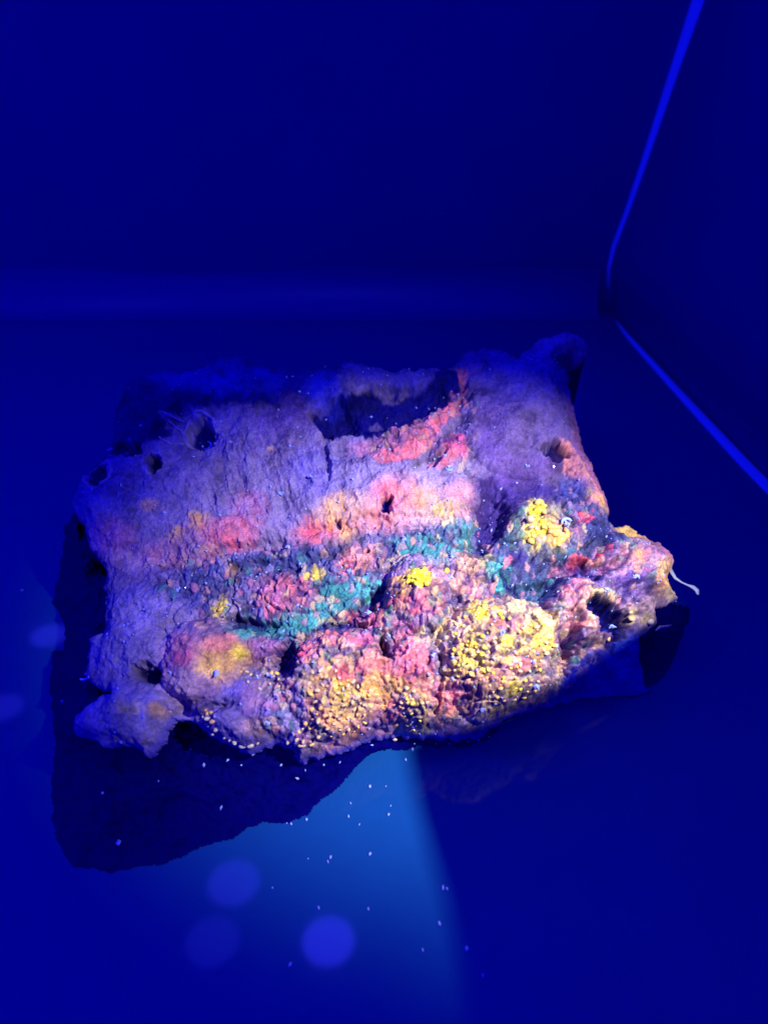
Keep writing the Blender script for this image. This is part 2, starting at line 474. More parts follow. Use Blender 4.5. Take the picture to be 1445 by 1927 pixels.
OPS = [
 ('p',[(860,660),(1000,620),(1110,610),(1100,850),(1040,900),(900,900),(870,800)],'purple',.85,25),
 ('e',980,720,110,70,0,'bluelav',.55),('e',1010,830,80,60,0,'lav',.6),('e',1055,640,60,35,0,'lavlight',.75),('e',1065,688,26,14,0,'host',.5),  # knob lightened in colour where the beam fades out
 ('e',240,915,110,60,0,'bluelav',.55),('e',170,930,40,50,0,'bluelav',.7),('e',480,830,140,60,0,'purple',.45),('e',600,900,60,50,0,'bluelav',.6),('e',330,900,120,50,0,'lav',.5),
 ('e',540,800,60,28,0,'purple',.7),
 ('p',[(195,690),(650,660),(700,690),(640,712),(605,745),(570,782),(500,775),(432,770),(395,768),(352,775),(322,800),(320,838),(270,850),(245,866),(205,880),(150,905),(190,800)],'host',1,10),
 ('e',400,700,150,45,0,'hostblue',.55),('e',470,725,90,30,0,'hostblue',.6),('e',570,770,50,25,0,'purple',.45),
 ('p',[(590,780),(640,752),(700,742),(760,740),(835,692),(864,700),(858,745),(830,765),(822,785),(748,792),(738,812),(712,838),(680,822),(655,828),(628,838),(600,822)],'host',1,4),
 ('p',[(640,676),(720,684),(850,688),(835,712),(780,735),(715,728),(650,712)],'bluelav',.9,10),('l',[(715,742),(760,752),(800,748),(822,742)],'lav',.5,6),
 ('l',[(600,780),(612,820),(625,860)],'host',.6,5),('e',660,800,16,14,0,'purple',.6),('e',700,790,10,8,0,'lav',.6),
 ('e',205,1030,72,52,0,'mauve',.75),('e',180,1000,40,30,0,'bluelav',.4),('e',220,1010,45,28,0,'mauvepink',.5),('e',250,1065,60,25,0,'tan',.5),
 ('e',291,967,18,13,0,'orange',.45),('e',386,996,24,20,0,'orange',.85),('e',343,1016,17,17,0,'orange',.7),('e',475,963,36,36,0,'mauvepink',.6),
 ('e',330,1052,60,32,0,'mauvepink',.6),('e',440,1010,60,28,-10,'coral',.75),('e',448,1030,45,18,0,'red',.45),('e',406,1048,16,20,0,'salmon',.85),('e',400,1010,60,25,0,'mauvepink',.4),
 ('e',515,858,8,10,0,'orange',.5),
 ('e',600,1008,52,34,-10,'coral',.9),('e',642,972,55,28,-15,'orange',.75),('e',652,1015,22,22,0,'orange',.7),('e',590,1000,20,14,0,'hotpink',.4),
 ('e',742,958,52,50,0,'coral',.85),('e',736,942,20,30,-20,'pink',.9),('e',700,988,60,28,0,'salmon',.6),('e',800,950,50,42,0,'orange',.45),('e',842,972,30,22,0,'yellow',.8),('e',872,955,38,50,0,'salmon',.5),('e',780,985,60,22,0,'tan',.6),('e',690,955,40,20,0,'tan',.5),
 ('e',760,905,190,26,-4,'lavgrey',.45),
 ('e',765,832,70,36,-35,'mauvepink',.75),('l',[(866,712),(869,745),(850,778),(805,828),(768,866),(720,870)],'coral',.9,15),('e',700,855,45,18,0,'mauvepink',.6),('e',858,852,20,28,10,'hotpink',.7),('e',846,872,26,16,-20,'pink',.7),('e',828,885,22,12,0,'coral',.6),('e',828,850,18,26,0,'mauve',.6),
 ('e',1085,800,22,70,-8,'mauve',.6),('e',1125,900,30,80,-20,'mauvepink',.7),('l',[(1058,852),(1090,905),(1122,955),(1146,985)],'salmon',.85,16),('l',[(1116,945),(1146,984)],'orange',.8,8),('e',1130,960,8,16,-20,'yorange',.5),
 ('p',[(300,1075),(440,1060),(560,1035),(700,1012),(885,990),(950,970),(1160,960),(1175,1050),(1060,1110),(900,1145),(760,1165),(650,1200),(520,1212),(440,1205),(300,1110)],'slate',.85,14),
 ('e',300,1090,80,25,0,'purple',.5),('e',520,1060,100,25,-5,'slateb',.6),('e',470,1110,60,30,0,'lav',.5),('e',380,1085,50,20,0,'slateb',.6),
 ('e',560,1178,55,26,-5,'teal',.8),('e',640,1125,42,36,0,'teal',.8),('e',690,1108,30,24,0,'tealb',.85),('e',605,1158,36,20,-20,'tealb',.8),('e',478,1192,46,20,0,'teal',.8),('e',790,1034,80,20,-6,'teal',.8),('e',856,1010,40,24,0,'teal',.7),('e',934,1088,28,36,0,'tealb',.95),('e',870,1032,34,16,0,'tealb',.6),('e',820,1060,40,20,0,'teal',.6),
 ('e',700,1050,40,30,0,'mgrey',.5),('e',970,1010,30,42,0,'blueteal',.9),('e',1060,1050,36,24,0,'blueteal',.9),('e',1000,1125,55,34,0,'blueteal',.75),('e',1010,1065,60,30,0,'slate',.7),('e',970,1060,20,20,0,'hostp',.6),
 ('e',536,1128,58,42,-10,'mauvepink',.85),('e',560,1112,30,24,0,'pink',.6),('e',520,1150,22,12,0,'coral',.6),('e',682,1056,45,24,0,'salmon',.7),('e',648,1075,16,16,0,'coral',.8),('e',745,1068,26,18,0,'cream',.75),('e',596,1090,16,12,0,'yellow',.85),('e',445,1086,15,13,0,'orange',.75),('e',430,1152,34,26,0,'tan',.6),('e',420,1150,18,18,0,'yellow',.85),('e',640,1175,40,9,-4,'olive',.7),('e',640,1165,14,14,0,'cream',.5),
 ('e',872,1088,46,46,0,'peach',.9),('e',872,1110,30,24,0,'salmon',.4),('e',912,1058,16,18,0,'olive',.7),('e',838,1084,14,18,0,'mauve',.6),('e',920,1120,10,16,0,'coral',.6),('e',800,1170,60,26,0,'blueteal',.5),
 ('l',[(655,1178),(700,1132),(742,1094)],'hostp',.9,9),('e',690,1170,36,26,-40,'mauve',.6),('e',664,1165,14,9,-40,'red',.7),
 ('e',785,1088,62,34,0,'mgrey',.95),('e',782,1130,55,45,0,'salmon',.7),('e',782,1106,30,17,0,'lemon',1),('e',752,1122,22,24,0,'orange',.8),('e',795,1147,38,24,0,'coral',.7),('e',812,1142,14,18,0,'olive',.6),('e',728,1162,44,26,-15,'coral',.75),('e',726,1164,15,13,0,'yellow',.75),('e',752,1185,55,22,0,'mauvepink',.6),('e',742,1168,30,12,20,'teal',.6),('e',722,1205,20,28,0,'teal',.8),('e',800,1205,24,30,0,'olive',.45),('e',770,1160,10,20,0,'red',.5),
 ('p',[(895,905),(960,895),(1080,925),(1092,955),(1000,948),(962,975),(945,1010),(905,1035),(888,1000)],'hostp',.92,12),('e',1075,928,34,30,0,'slateb',.85),('e',960,900,60,26,0,'purple',.6),('e',1030,885,30,20,0,'purple',.6),
 ('e',1018,1000,62,54,0,'olive',.45),('e',1002,972,17,24,0,'yellow',.95),('e',1034,1012,36,28,0,'yorange',.9),('e',1003,1015,22,28,0,'yellow',.9),('e',1070,996,26,34,0,'brown',.75),('e',1085,985,26,24,0,'slate',.6),
 ('e',1176,985,34,26,25,'host',.95),('e',1125,1000,40,26,25,'slateb',.7),('e',1185,1020,26,14,0,'blueteal',.8),('e',1122,1042,18,10,-20,'red',.85),('e',1080,1062,18,14,0,'red',.8),('e',1096,982,16,9,0,'red',.85),('e',955,1062,8,14,0,'coral',.8),('e',1112,1060,10,9,0,'red',.7),('e',1095,1080,60,22,-8,'hostp',.85),('e',1060,1080,30,16,0,'brown',.7),
 ('p',[(1150,1040),(1180,1015),(1270,1040),(1275,1135),(1200,1175),(1130,1110)],'tan',.85,14),('e',1190,1000,36,14,10,'yorange',.75),('e',1220,1012,22,14,20,'salmon',.7),('e',1252,1042,24,24,0,'mauvepink',.85),('e',1215,1045,40,16,0,'mauve',.6),('e',1165,1058,30,22,0,'salmon',.6),('e',1190,1055,16,12,0,'orange',.6),('e',1180,1108,48,32,0,'purple',.9),('e',1160,1110,30,26,0,'hostp',.5),('e',1245,1092,34,36,0,'orange',.75),('e',1262,1118,20,16,0,'cream',.8),('e',1225,1080,20,14,0,'cream',.5),('e',1212,1165,16,12,0,'cream',.85),('e',1180,1160,12,12,0,'yellow',.7),('e',1140,1070,26,20,0,'mauve',.5),
 ('p',[(1036,1225),(1045,1180),(1040,1130),(1075,1108),(1130,1118),(1165,1150),(1190,1195),(1150,1215),(1100,1225),(1060,1260)],'brown',.9,12),
 ('e',1070,1136,36,28,0,'pink',.75),('e',1068,1150,26,26,0,'peach',.7),('e',1115,1126,40,14,12,'cream',.9),('l',[(1078,1180),(1092,1150),(1120,1138),(1150,1158),(1166,1180)],'cream',.9,8),('l',[(1072,1180),(1090,1200),(1118,1222)],'peach',.8,9),('e',1072,1186,10,10,0,'coral',.8),('e',1126,1170,42,27,28,'host',.6),
 ('p',[(1030,1310),(1075,1258),(1120,1228),(1190,1195),(1215,1190),(1230,1310),(1100,1326),(960,1362),(900,1378),(960,1350)],'hostblue',1,10),('e',1168,1205,36,26,0,'blue',.85),('e',1160,1186,20,13,20,'lavlight',.7),('e',1140,1212,18,8,40,'host',.8),
 ('p',[(818,1190),(850,1160),(888,1138),(960,1128),(1032,1150),(1042,1210),(1056,1268),(1022,1308),(955,1348),(880,1366),(812,1352),(822,1270)],'gold',1,8),
 ('e',890,1150,50,16,-10,'peach',.6),('e',898,1164,30,22,0,'yellow',.95),('e',905,1170,16,12,0,'lemon',.6),('e',1000,1168,48,30,0,'cream',.85),('e',955,1145,30,18,0,'cream',.8),('e',845,1195,24,28,-30,'cream',.6),('e',850,1175,14,14,0,'mauve',.4),('e',872,1260,44,48,0,'yellow',.6),('e',870,1225,30,14,0,'yellow',.6),('e',932,1240,26,22,0,'yellow',.8),('e',995,1212,40,34,0,'yellow',.7),('e',1020,1180,22,30,0,'cream',.6),('e',940,1192,44,13,0,'pink',.6),('e',940,1270,62,20,-10,'salmon',.7),('e',960,1262,26,14,0,'pink',.7),('e',905,1300,40,26,0,'mauvepink',.45),('e',838,1312,40,32,0,'pink',.75),('e',842,1340,30,16,0,'coral',.45),('e',980,1315,46,28,0,'mgrey',.6),('e',945,1304,22,13,0,'yellow',.85),('e',965,1320,24,10,0,'yorange',.5),('e',1020,1265,26,40,0,'mgrey',.55),('e',920,1350,50,14,-8,'cream',.6),('e',890,1360,60,10,0,'lavgrey',.5),('e',905,1250,14,40,-20,'brown',.4),
 ('p',[(556,1226),(598,1202),(678,1194),(718,1226),(758,1200),(800,1255),(810,1340),(792,1368),(745,1386),(700,1384),(605,1420),(545,1392),(570,1330),(604,1270)],'salmon',1,8),
 ('e',655,1210,80,16,3,'pink',.9),('e',580,1236,30,16,0,'hotpink',.85),('e',596,1252,18,18,0,'pink',.7),('e',690,1212,26,14,0,'hotpink',.5),('e',640,1242,44,18,0,'olive',.75),('e',668,1230,14,10,0,'tan',.6),('e',604,1292,38,42,0,'cream',.5),('e',620,1300,34,40,0,'orange',.5),('e',685,1278,52,24,0,'coral',.8),('e',660,1280,30,18,0,'red',.4),('e',762,1240,42,42,0,'pink',.75),('e',770,1270,34,30,0,'coral',.6),('e',716,1308,46,36,0,'orange',.85),('e',736,1346,12,24,-30,'hotpink',.95),('e',700,1335,14,30,-20,'mauvepink',.7),('e',660,1330,46,36,0,'yorange',.85),('e',650,1300,20,14,0,'yellow',.6),('e',772,1344,36,28,0,'olive',.75),('e',770,1320,30,16,0,'yorange',.6),('e',705,1368,34,18,0,'mgrey',.7),('e',620,1370,60,26,-10,'orange',.4),('e',590,1395,60,22,-8,'lavgrey',.75),('e',745,1384,16,12,0,'yellow',.7),('e',790,1378,30,10,0,'olive',.6),
 ('p',[(368,1345),(400,1312),(440,1275),(520,1262),(568,1300),(590,1345),(560,1438),(480,1420),(400,1395)],'violet',.95,10),
 ('e',565,1355,36,30,0,'lavlight',.75),('e',535,1298,44,26,0,'tan',.8),('e',548,1290,24,16,0,'peach',.5),('e',500,1372,40,18,0,'peach',.5),('e',488,1320,24,40,0,'mauve',.35),('e',525,1332,20,10,0,'mauvepink',.6),('e',535,1345,22,14,0,'blueteal',.5),('e',478,1268,30,16,0,'lavgrey',.7),('e',565,1335,10,20,0,'slate',.6),
 ('e',500,1232,50,30,0,'mauve',.8),('e',520,1250,22,12,0,'tan',.7),
 ('p',[(310,1240),(340,1205),(420,1190),(480,1225),(470,1260),(420,1310),(365,1345),(325,1330)],'brown',.6,14),
 ('e',356,1232,44,34,0,'mauvepink',.8),('e',365,1245,22,14,0,'hotpink',.35),('e',434,1248,50,40,-20,'orange',.75),('e',432,1222,36,18,-10,'pink',.6),('e',462,1236,16,18,0,'yellow',.7),('e',410,1270,26,16,0,'yorange',.6),('e',350,1300,40,36,0,'tan',.6),('e',400,1185,30,14,0,'mauve',.5),('e',395,1186,12,10,0,'peach',.6),
 ('e',300,1140,110,30,0,'bluelav',.6),('e',250,1200,90,80,0,'lavlight',.55),('e',300,1150,80,30,0,'lavlight',.4),
 ('e',235,1350,112,66,-8,'lavlight',.9),('e',235,1350,60,30,-8,'lavgrey',.6),('e',180,1340,30,20,0,'lavlight',.6),('e',265,1336,30,13,0,'cream',.55),('e',310,1342,15,15,0,'orange',.6),('e',250,1392,40,10,0,'cream',.3),('e',230,1320,60,20,0,'lavlight',.5),
 ('e',545,1243,24,26,0,'hostp',.9),('e',285,1272,26,14,20,'host',.95),('e',302,888,13,14,20,'host',1),('e',380,820,28,28,0,'host',1),('e',192,900,22,16,-20,'host',.95),('e',1040,858,24,13,0,'host',.95),('e',722,960,8,12,-10,'host',1),('e',637,988,7,6,0,'host',.9),('e',690,1044,9,5,0,'host',.9),('e',400,1060,40,8,-30,'hostp',.6),('e',470,1176,36,9,0,'host',.7),('e',640,1186,50,5,-8,'host',.8),('e',950,1100,9,22,-20,'host',.8),('e',968,1120,8,16,0,'hostp',.8),('e',1022,1145,20,16,0,'host',.6),  # pits and crevices: dark host colour that also holds crevice shade
 ('r',378,818,27,28,0,'lavgrey',.7,.16),('r',192,900,27,21,-20,'lavgrey',.55,.16),('r',302,888,18,19,0,'lavgrey',.4,.2),
 ('l',[(303,778),(330,800),(352,822)],'lavgrey',.6,5),('l',[(303,778),(340,786),(372,786)],'lavgrey',.5,4),('l',[(215,862),(245,838),(258,828)],'bluelav',.7,4),('l',[(262,868),(300,862),(350,868),(372,850)],'lavgrey',.35,7),
 ('e',860,1396,90,9,-3,'hostblue',.9),('e',612,735,44,44,0,'hostblue',.85),('e',740,712,90,26,-4,'hostp',.45),('e',700,792,88,34,-14,'host',1),('e',790,752,62,24,-16,'host',1),('e',842,722,24,26,-20,'host',1),('e',660,812,34,16,0,'host',1),('e',705,795,12,8,0,'lav',.5),('r',378,818,32,32,0,'lavlight',.9,.17),('r',192,900,31,24,-20,'lavlight',.75,.17),('r',302,888,20,21,0,'lavlight',.5,.2),('e',1128,1168,52,35,26,'host',1),('e',1146,1188,16,9,30,'blue',.6),  # steep wall of the top hollow darkened, shade put into the colour
]
# colours follow the nubs where the crust is nubbly (each nub has one mineral)
inv = np.linalg.inv(np.array([[0.97, 0.10], [-0.08, 0.80]]))
qx, qy = c2[2] * 10.5, c2[3] * 10.5
qx, qy = qx - 3 * w3, qy - 3 * w4
cu, cv = inv[0, 0] * qx + inv[0, 1] * qy, inv[1, 0] * qx + inv[1, 1] * qy
k = bt * 0.40
cu, cv = u_ * (1 - k) + cu * k, v_ * (1 - k) + cv * k
rnd = RS.rand(256); rid2 = (c2[4] * 255).astype(int)
jit = 9 * bt + 2
pu = cu + 7 * w1 + 6 * w3 + (rnd[rid2] - 0.5) * jit + 4 * fbm(u_ / 7, v_ / 7, 4, 2)
pv = cv + 7 * w2 + 6 * w4 + (rnd[(rid2 * 7) % 256] - 0.5) * jit + 4 * fbm(u_ / 7, v_ / 7, 5, 2)
COL = np.empty((len(u_), 3)); COL[:] = P_['lav']
dark = np.zeros(len(u_))
for op in OPS:
    if op[0] == 'e':
        _, a, b, ru, rv, rot, c, al = op
        hard = c in ('host', 'hostp')
        w = 1 - sstep(0.85 if hard else 0.45, 1.1 if hard else 1.3, ell(u_ + 11 * w3 + 10 * w1, v_ + 11 * w4 + 10 * w2, a, b, ru, rv, rot) if hard else ell(pu, pv, a, b, ru, rv, rot))
    elif op[0] == 'r':
        _, a, b, ru, rv, rot, c, al, wd = op
        w = np.exp(-((ell(u_ + 3 * w3, v_ + 3 * w4, a, b, ru, rv, rot) - 1) / wd) ** 2)
    elif op[0] == 'p':
        _, pl, c, al, so = op
        w = sstep(-so, so, seg_dist(pu, pv, pl))
    else:
        _, pl, c, al, wd = op
        w = 1 - sstep(0.5, 1.3, seg_dist(pu, pv, pl, False) / wd)
    w = (w * al)[:, None]
    COL = COL * (1 - w) + np.array(P_[c]) * w
# per-nub and per-grain differences in the mineral itself
val = 1 + bt * (0.55 * (c2[4] - 0.5) + 0.35 * (c1[4] - 0.5)) + 0.45 * (c3[4] - 0.5) + 0.5 * fbm(u_ / 26, v_ / 26, 0, 5) + 0.25 * fbm(u_ / 90, v_ / 90, 3, 3)
COL = COL * np.clip(val, 0.3, 1.8)[:, None]
# some nubs are of a different mineral
mix = bt * (RS.rand(256)[rid2] > 0.74) * 0.5
alt = np.array([P_[k] for k in ('peach', 'slate', 'mgrey', 'cream', 'mauvepink', 'teal', 'lavlight', 'salmon')])[rid2 % 8]
isdark = (COL.sum(1) < 0.30)
mix = np.where(isdark, 0, mix)[:, None]
COL = COL * (1 - mix) + alt * mix
# dark host in joints and creases, with crevice shade put into the colour
cr = np.where(isdark, 0, cre * (0.25 + 0.5 * bt))[:, None]
COL = COL * (1 - cr) + np.array((.05, .03, .16)) * cr
gap = bt * sstep(0.14, 0.0, c2[1] - c2[0]) * 0.6
COL = COL * (1 - gap[:, None]) + np.array(P_['hostp']) * gap[:, None]
# pale dust / streak fibres
fib = st * sstep(0.3, 1.0, rid) * 0.28
fib = np.where(isdark, 0, fib)
COL = COL * (1 - fib[:, None]) + np.array((.46, .38, .60)) * fib[:, None]
# violet margin along the front lip
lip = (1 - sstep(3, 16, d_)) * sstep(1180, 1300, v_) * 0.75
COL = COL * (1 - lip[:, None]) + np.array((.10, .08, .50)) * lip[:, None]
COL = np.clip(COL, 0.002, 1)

def crust_mat():
    m = bpy.data.materials.new('fluorescent_crust')
    m.use_nodes = True
    nt = m.node_tree
    b = nt.nodes['Principled BSDF']
    at = nt.nodes.new('ShaderNodeAttribute'); at.attribute_name = 'mineral'
    tc = nt.nodes.new('ShaderNodeTexCoord')
    n = nt.nodes.new('ShaderNodeTexNoise'); n.inputs['Scale'].default_value = 320; n.inputs['Detail'].default_value = 5
    nt.links.new(tc.outputs['Object'], n.inputs['Vector'])
    mr = nt.nodes.new('ShaderNodeMapRange')
    mr.inputs[1].default_value = 0.3; mr.inputs[2].default_value = 0.7; mr.inputs[3].default_value = 0.72; mr.inputs[4].default_value = 1.28
    nt.links.new(n.outputs['Fac'], mr.inputs[0])
    mx = nt.nodes.new('ShaderNodeVectorMath'); mx.operation = 'SCALE'
    nt.links.new(at.outputs['Vector'], mx.inputs[0]); nt.links.new(mr.outputs[0], mx.inputs['Scale'])
    nt.links.new(mx.outputs[0], b.inputs['Base Color'])
    b.inputs['Roughness'].default_value = 0.7
    b.inputs['Specular IOR Level'].default_value = 0.08
    bp = nt.nodes.new('ShaderNodeBump'); bp.inputs['Strength'].default_value = 0.35; bp.inputs['Distance'].default_value = 0.002
    nt.links.new(n.outputs['Fac'], bp.inputs['Height']); nt.links.new(bp.outputs['Normal'], b.inputs['Normal'])
    return m
m_crust = crust_mat()

# ---- split the sheet into its natural lobes: each one a part of the specimen
fi, fj = np.nonzero(use)
quads = np.stack([idx[fi, fj], idx[fi + 1, fj], idx[fi + 1, fj + 1], idx[fi, fj + 1]], 1)
named = np.array([l[6] is not None for l in LOBES] + [False])
lab_v = np.where(named[LAB], LAB, -1)
lab_f = lab_v[quads[:, 0]]
POS = np.stack([PX, PY, PZ], 1) - np.array(ORG)
def crust_part(name, q):
    used, inv_ = np.unique(q, return_inverse=True)
    me = bpy.data.meshes.new(name)
    me.vertices.add(len(used)); me.vertices.foreach_set('co', POS[used].astype(np.float32).ravel())
    nq = len(q)
    me.loops.add(nq * 4); me.loops.foreach_set('vertex_index', inv_.reshape(-1).astype(np.int32))
    me.polygons.add(nq)
    me.polygons.foreach_set('loop_start', np.arange(0, nq * 4, 4, dtype=np.int32))
    me.polygons.foreach_set('use_smooth', np.ones(nq, bool))
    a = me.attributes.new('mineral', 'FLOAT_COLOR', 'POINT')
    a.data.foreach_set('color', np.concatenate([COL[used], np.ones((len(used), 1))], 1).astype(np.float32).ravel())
    me.update(calc_edges=True)
    return link(name, me, m_crust, rock)
lobe_obj = {}
for i in range(len(LOBES)):
    q = quads[lab_f == i]
    if len(q) > 200:
        lobe_obj[i] = crust_part('crust_lobe', q)
        lobe_obj[i]['label'] = LOBES[i][6]
    else:
        lab_f = np.where(lab_f == i, -1, lab_f)
crust = crust_part('crust_bed', quads[lab_f == -1])
crust['label'] = 'uneven crust between the lobes, slate blue and teal with dark hollows'
lobe_obj[-1] = crust
print('crust quads', len(quads))

# ---- dark host rock under the crust
HOST_L = [(150,950),(126,985),(112,1060),(100,1130),(122,1165),(120,1222),(98,1226),(94,1300),(104,1400),(96,1490),(104,1580),(140,1632),(210,1640),(300,1628),(352,1606),(398,1584),(440,1576),(468,1556),(500,1549),(545,1546),(580,1534),(606,1508),(640,1478),(658,1456),(690,1425),(716,1408),(760,1412),(800,1404),(870,1404),(922,1390),(940,1366),(900,1340),(500,1380),(220,1330),(210,1100)]
HOST_R = [(1228,1130),(1292,1142),(1296,1165),(1280,1205),(1262,1255),(1240,1284),(1212,1296),(1190,1200)]
HS = 2.5
hu, hv = np.meshgrid(np.arange(70, 1330, HS), np.arange(600, 1660, HS), indexing='ij')
jg = 5 * fbm(hu / 16, hv / 16, 3, 4) + 3 * fbm(hu / 40, hv / 40, 2, 2)
HD = seg_dist(hu, hv, OUTLINE) + jg - 6
HL = np.maximum(seg_dist(hu, hv, HOST_L), seg_dist(hu, hv, HOST_R)) + jg * 0.9
DD = np.maximum(HD, HL)
def plane_y(u, v):
    up = (963.5 - v) / FPX
    t = (Z0 - SLOPE * Y0 - 1.0) / ((-SP + up * CP) - SLOPE * (CP + up * SP))
    return (CP + up * SP) * t
use_h = (DD[:-1, :-1] > 0) & (DD[1:, :-1] > 0) & (DD[:-1, 1:] > 0) & (DD[1:, 1:] > 0)
t2 = np.zeros(DD.shape, bool)
for a in (0, 1):
    for b in (0, 1):
        t2[a:a + use_h.shape[0], b:b + use_h.shape[1]] |= use_h
hi = np.full(DD.shape, -1); hi[t2] = np.arange(t2.sum())
gdu, gdv = np.gradient(DD, HS)
g2 = np.maximum(gdu ** 2 + gdv ** 2, 0.25)
shift = np.where(np.abs(DD) < HS * 0.75, DD, 0)          # pull the ragged last row onto the edge
hu, hv = hu - shift * gdu / g2, hv - shift * gdv / g2
hu, hv, hd, hl = hu[t2], hv[t2], HD[t2], HL[t2]
_, _, zb = base_pt(hu, hv, plane_y(hu, hv))
hh, _, _ = relief(hu, hv, False)
hh = hh * sstep(-8, 45, hd + 6) - 0.036
inside = hd > 0
sfrac = np.clip(hl / np.maximum(hl - hd, 1e-3), 0, 1)
zlip = np.maximum(zb - 0.030, 0.012) * np.where(hu > 1150, 0.3, 1.0)
crag = 0.014 * fbm(hu / 40, hv / 40, 4, 4) + 0.003 * fbm(hu / 8, hv / 8, 1, 3)
zf = zlip * sfrac ** 0.8 + crag * np.sqrt(np.clip(sfrac * (1.15 - sfrac), 0, 1)) * 1.6
zz_ = np.where(inside, np.maximum(zb - 0.030, 0.004), np.maximum(zf, 0.002))
rr, uu = (hu - 722.5) / FPX, (963.5 - hv) / FPX
tt = (zz_ - 1) / (-SP + uu * CP)
top = np.stack([rr * tt, (CP + uu * SP) * tt, zz_], 1)
top = top + np.where(inside, hh + 0.030, 0)[:, None] * GROW
top[:, 2] = np.maximum(top[:, 2], 0.001)
gi, gj = np.nonzero(use_h)
hq = np.stack([hi[gi, gj], hi[gi, gj + 1], hi[gi + 1, gj + 1], hi[gi + 1, gj]], 1)
bot = top * np.array([1, 1, 0]) + np.array([0, 0, -0.012])
n = len(top)
ed = np.concatenate([hq[:, [0, 1]], hq[:, [1, 2]], hq[:, [2, 3]], hq[:, [3, 0]]])
eset = set(map(tuple, ed.tolist()))
sides = [(b, a, a + n, b + n) for a, b in eset if (b, a) not in eset]
me = pymesh('host_rock', (np.concatenate([top, bot]) - np.array(ORG)).tolist(), hq.tolist() + sides)
smooth(me)
m_host = mat('dark_host_rock', (0.0005, 0.0004, 0.10), 0.8, 0.02, 0.3, 60, 0.3)
o = link('host_rock', me, m_host, rock)
o['label'] = 'dark non glowing rock under the crust'

# ---- surface lookup for grains and crystals
def surf(u, v):
    d2 = (u_ - u) ** 2 + (v_ - v) ** 2
    i = int(np.argmin(d2))
    return Vector(POS[i]), i
rng = random.Random(11)
def pebble(seed, sub=1, squash=0.8):
    bm = bmesh.new()
    bmesh.ops.create_icosphere(bm, subdivisions=sub, radius=1)
    r = random.Random(seed)
    ax = [Vector((r.uniform(-1, 1), r.uniform(-1, 1), r.uniform(-1, 1))).normalized() for _ in range(5)]
    for v in bm.verts:
        v.co *= 1 + 0.22 * sum(math.sin(3 * v.co.dot(a) + k) for k, a in enumerate(ax)) / 2.2
        v.co.z *= squash
    me = bpy.data.meshes.new('grain')
    bm.to_mesh(me); bm.free()
    smooth(me)
    return me
gm = {k: mat('grain_' + k, c, 0.35, 0.5, 0.25, 300) for k, c in dict(yellow=(.86,.60,.10), lemon=(.95,.78,.04), cream=(.70,.50,.24), orange=(.80,.44,.14), pale=(.62,.52,.36)).items()}
gmesh = {}
for k in gm:
    for j in range(4):
        me = pebble(j * 13 + len(k), 2, 0.8); me.materials.append(gm[k]); gmesh[k, j] = me
def grain(u, v, rpx, kind, sq=1.0):
    p, i = surf(u, v)
    if d_[i] < 9 and rpx < 5: return
    par = lobe_obj[int(lab_f_at(i))]
    o = bpy.data.objects.new('mineral_grain', gmesh[kind, rng.randrange(4)])
    C.objects.link(o)
    o.parent = par
    s = rpx / 1000.0 * (0.95 + 0.25 * max(0, (1100 - v) / 300))
    o.location = p + Vector((0, -0.1, 0.25)) * s
    o.scale = (s, s * sq, s)
    o.rotation_euler = (rng.uniform(-.5, .5), rng.uniform(-.5, .5), rng.uniform(0, 6.28))
vlab = np.full(len(u_), -1); vlab[quads[:, 0]] = lab_f
def lab_f_at(i): return vlab[i]
def scatter(poly, n, r0, r1, kinds, gap=1.5, sq=(0.8, 1.3)):
    us, vs2 = [p[0] for p in poly], [p[1] for p in poly]
    got = []
    tries = 0
    while len(got) < n and tries < 6000:
        tries += 1
        a, b = rng.uniform(min(us), max(us)), rng.uniform(min(vs2), max(vs2))
        if seg_dist(np.array([a]), np.array([b]), poly)[0] < 0: continue
        r = rng.uniform(r0, r1)
        if any(math.hypot(a - x, b - y) < (r + q) * gap for x, y, q in got): continue
        got.append((a, b, r))
    for a, b, r in got: grain(a, b, r, rng.choice(kinds), rng.uniform(*sq))
for a, b, r, kd_ in [(1005,958,9,'yellow'),(1010,968,8,'yellow'),(1000,975,10,'lemon'),(994,981,8,'lemon'),(1012,980,6,'orange'),(988,997,9,'cream'),(990,1008,7,'cream'),(998,992,7,'lemon'),(1009,1000,8,'lemon'),(1011,1010,8,'yellow'),(999,1006,7,'cream'),(996,1018,8,'yellow'),(993,1028,9,'yellow'),(986,1020,6,'yellow'),(1003,1024,6,'orange'),
                    (1020,1000,9,'orange'),(1030,995,8,'orange'),(1026,1010,9,'yellow'),(1036,1006,8,'orange'),(1022,1018,8,'orange'),(1032,1022,9,'yellow'),(1044,1026,10,'yellow'),(1058,1018,11,'yellow'),(1054,1008,7,'orange'),(1032,1034,8,'orange'),(1040,1036,7,'yellow'),(1028,1006,6,'cream'),(1046,1000,6,'orange'),
                    (838,1083,8,'lemon'),(420,1148,7,'yellow'),(595,1090,6,'yellow'),(196,1120,6,'cream'),(1130,1205,6,'orange'),(1108,1188,5,'orange'),(747,1390,6,'pale'),(1182,1166,8,'cream'),(1176,1156,6,'pale'),(1222,1168,9,'pale'),(1298,1128,6,'pale'),(514,1272,6,'orange'),(522,1268,5,'yellow'),(328,1342,4,'orange')]:
    grain(a + rng.uniform(-2, 2), b + rng.uniform(-2, 2), r * rng.uniform(.68, .95), kd_, rng.uniform(.75, 1.2))
scatter([(765,1098),(800,1092),(806,1116),(785,1122),(760,1112)], 14, 4.5, 6.5, ['lemon'], 0.75)
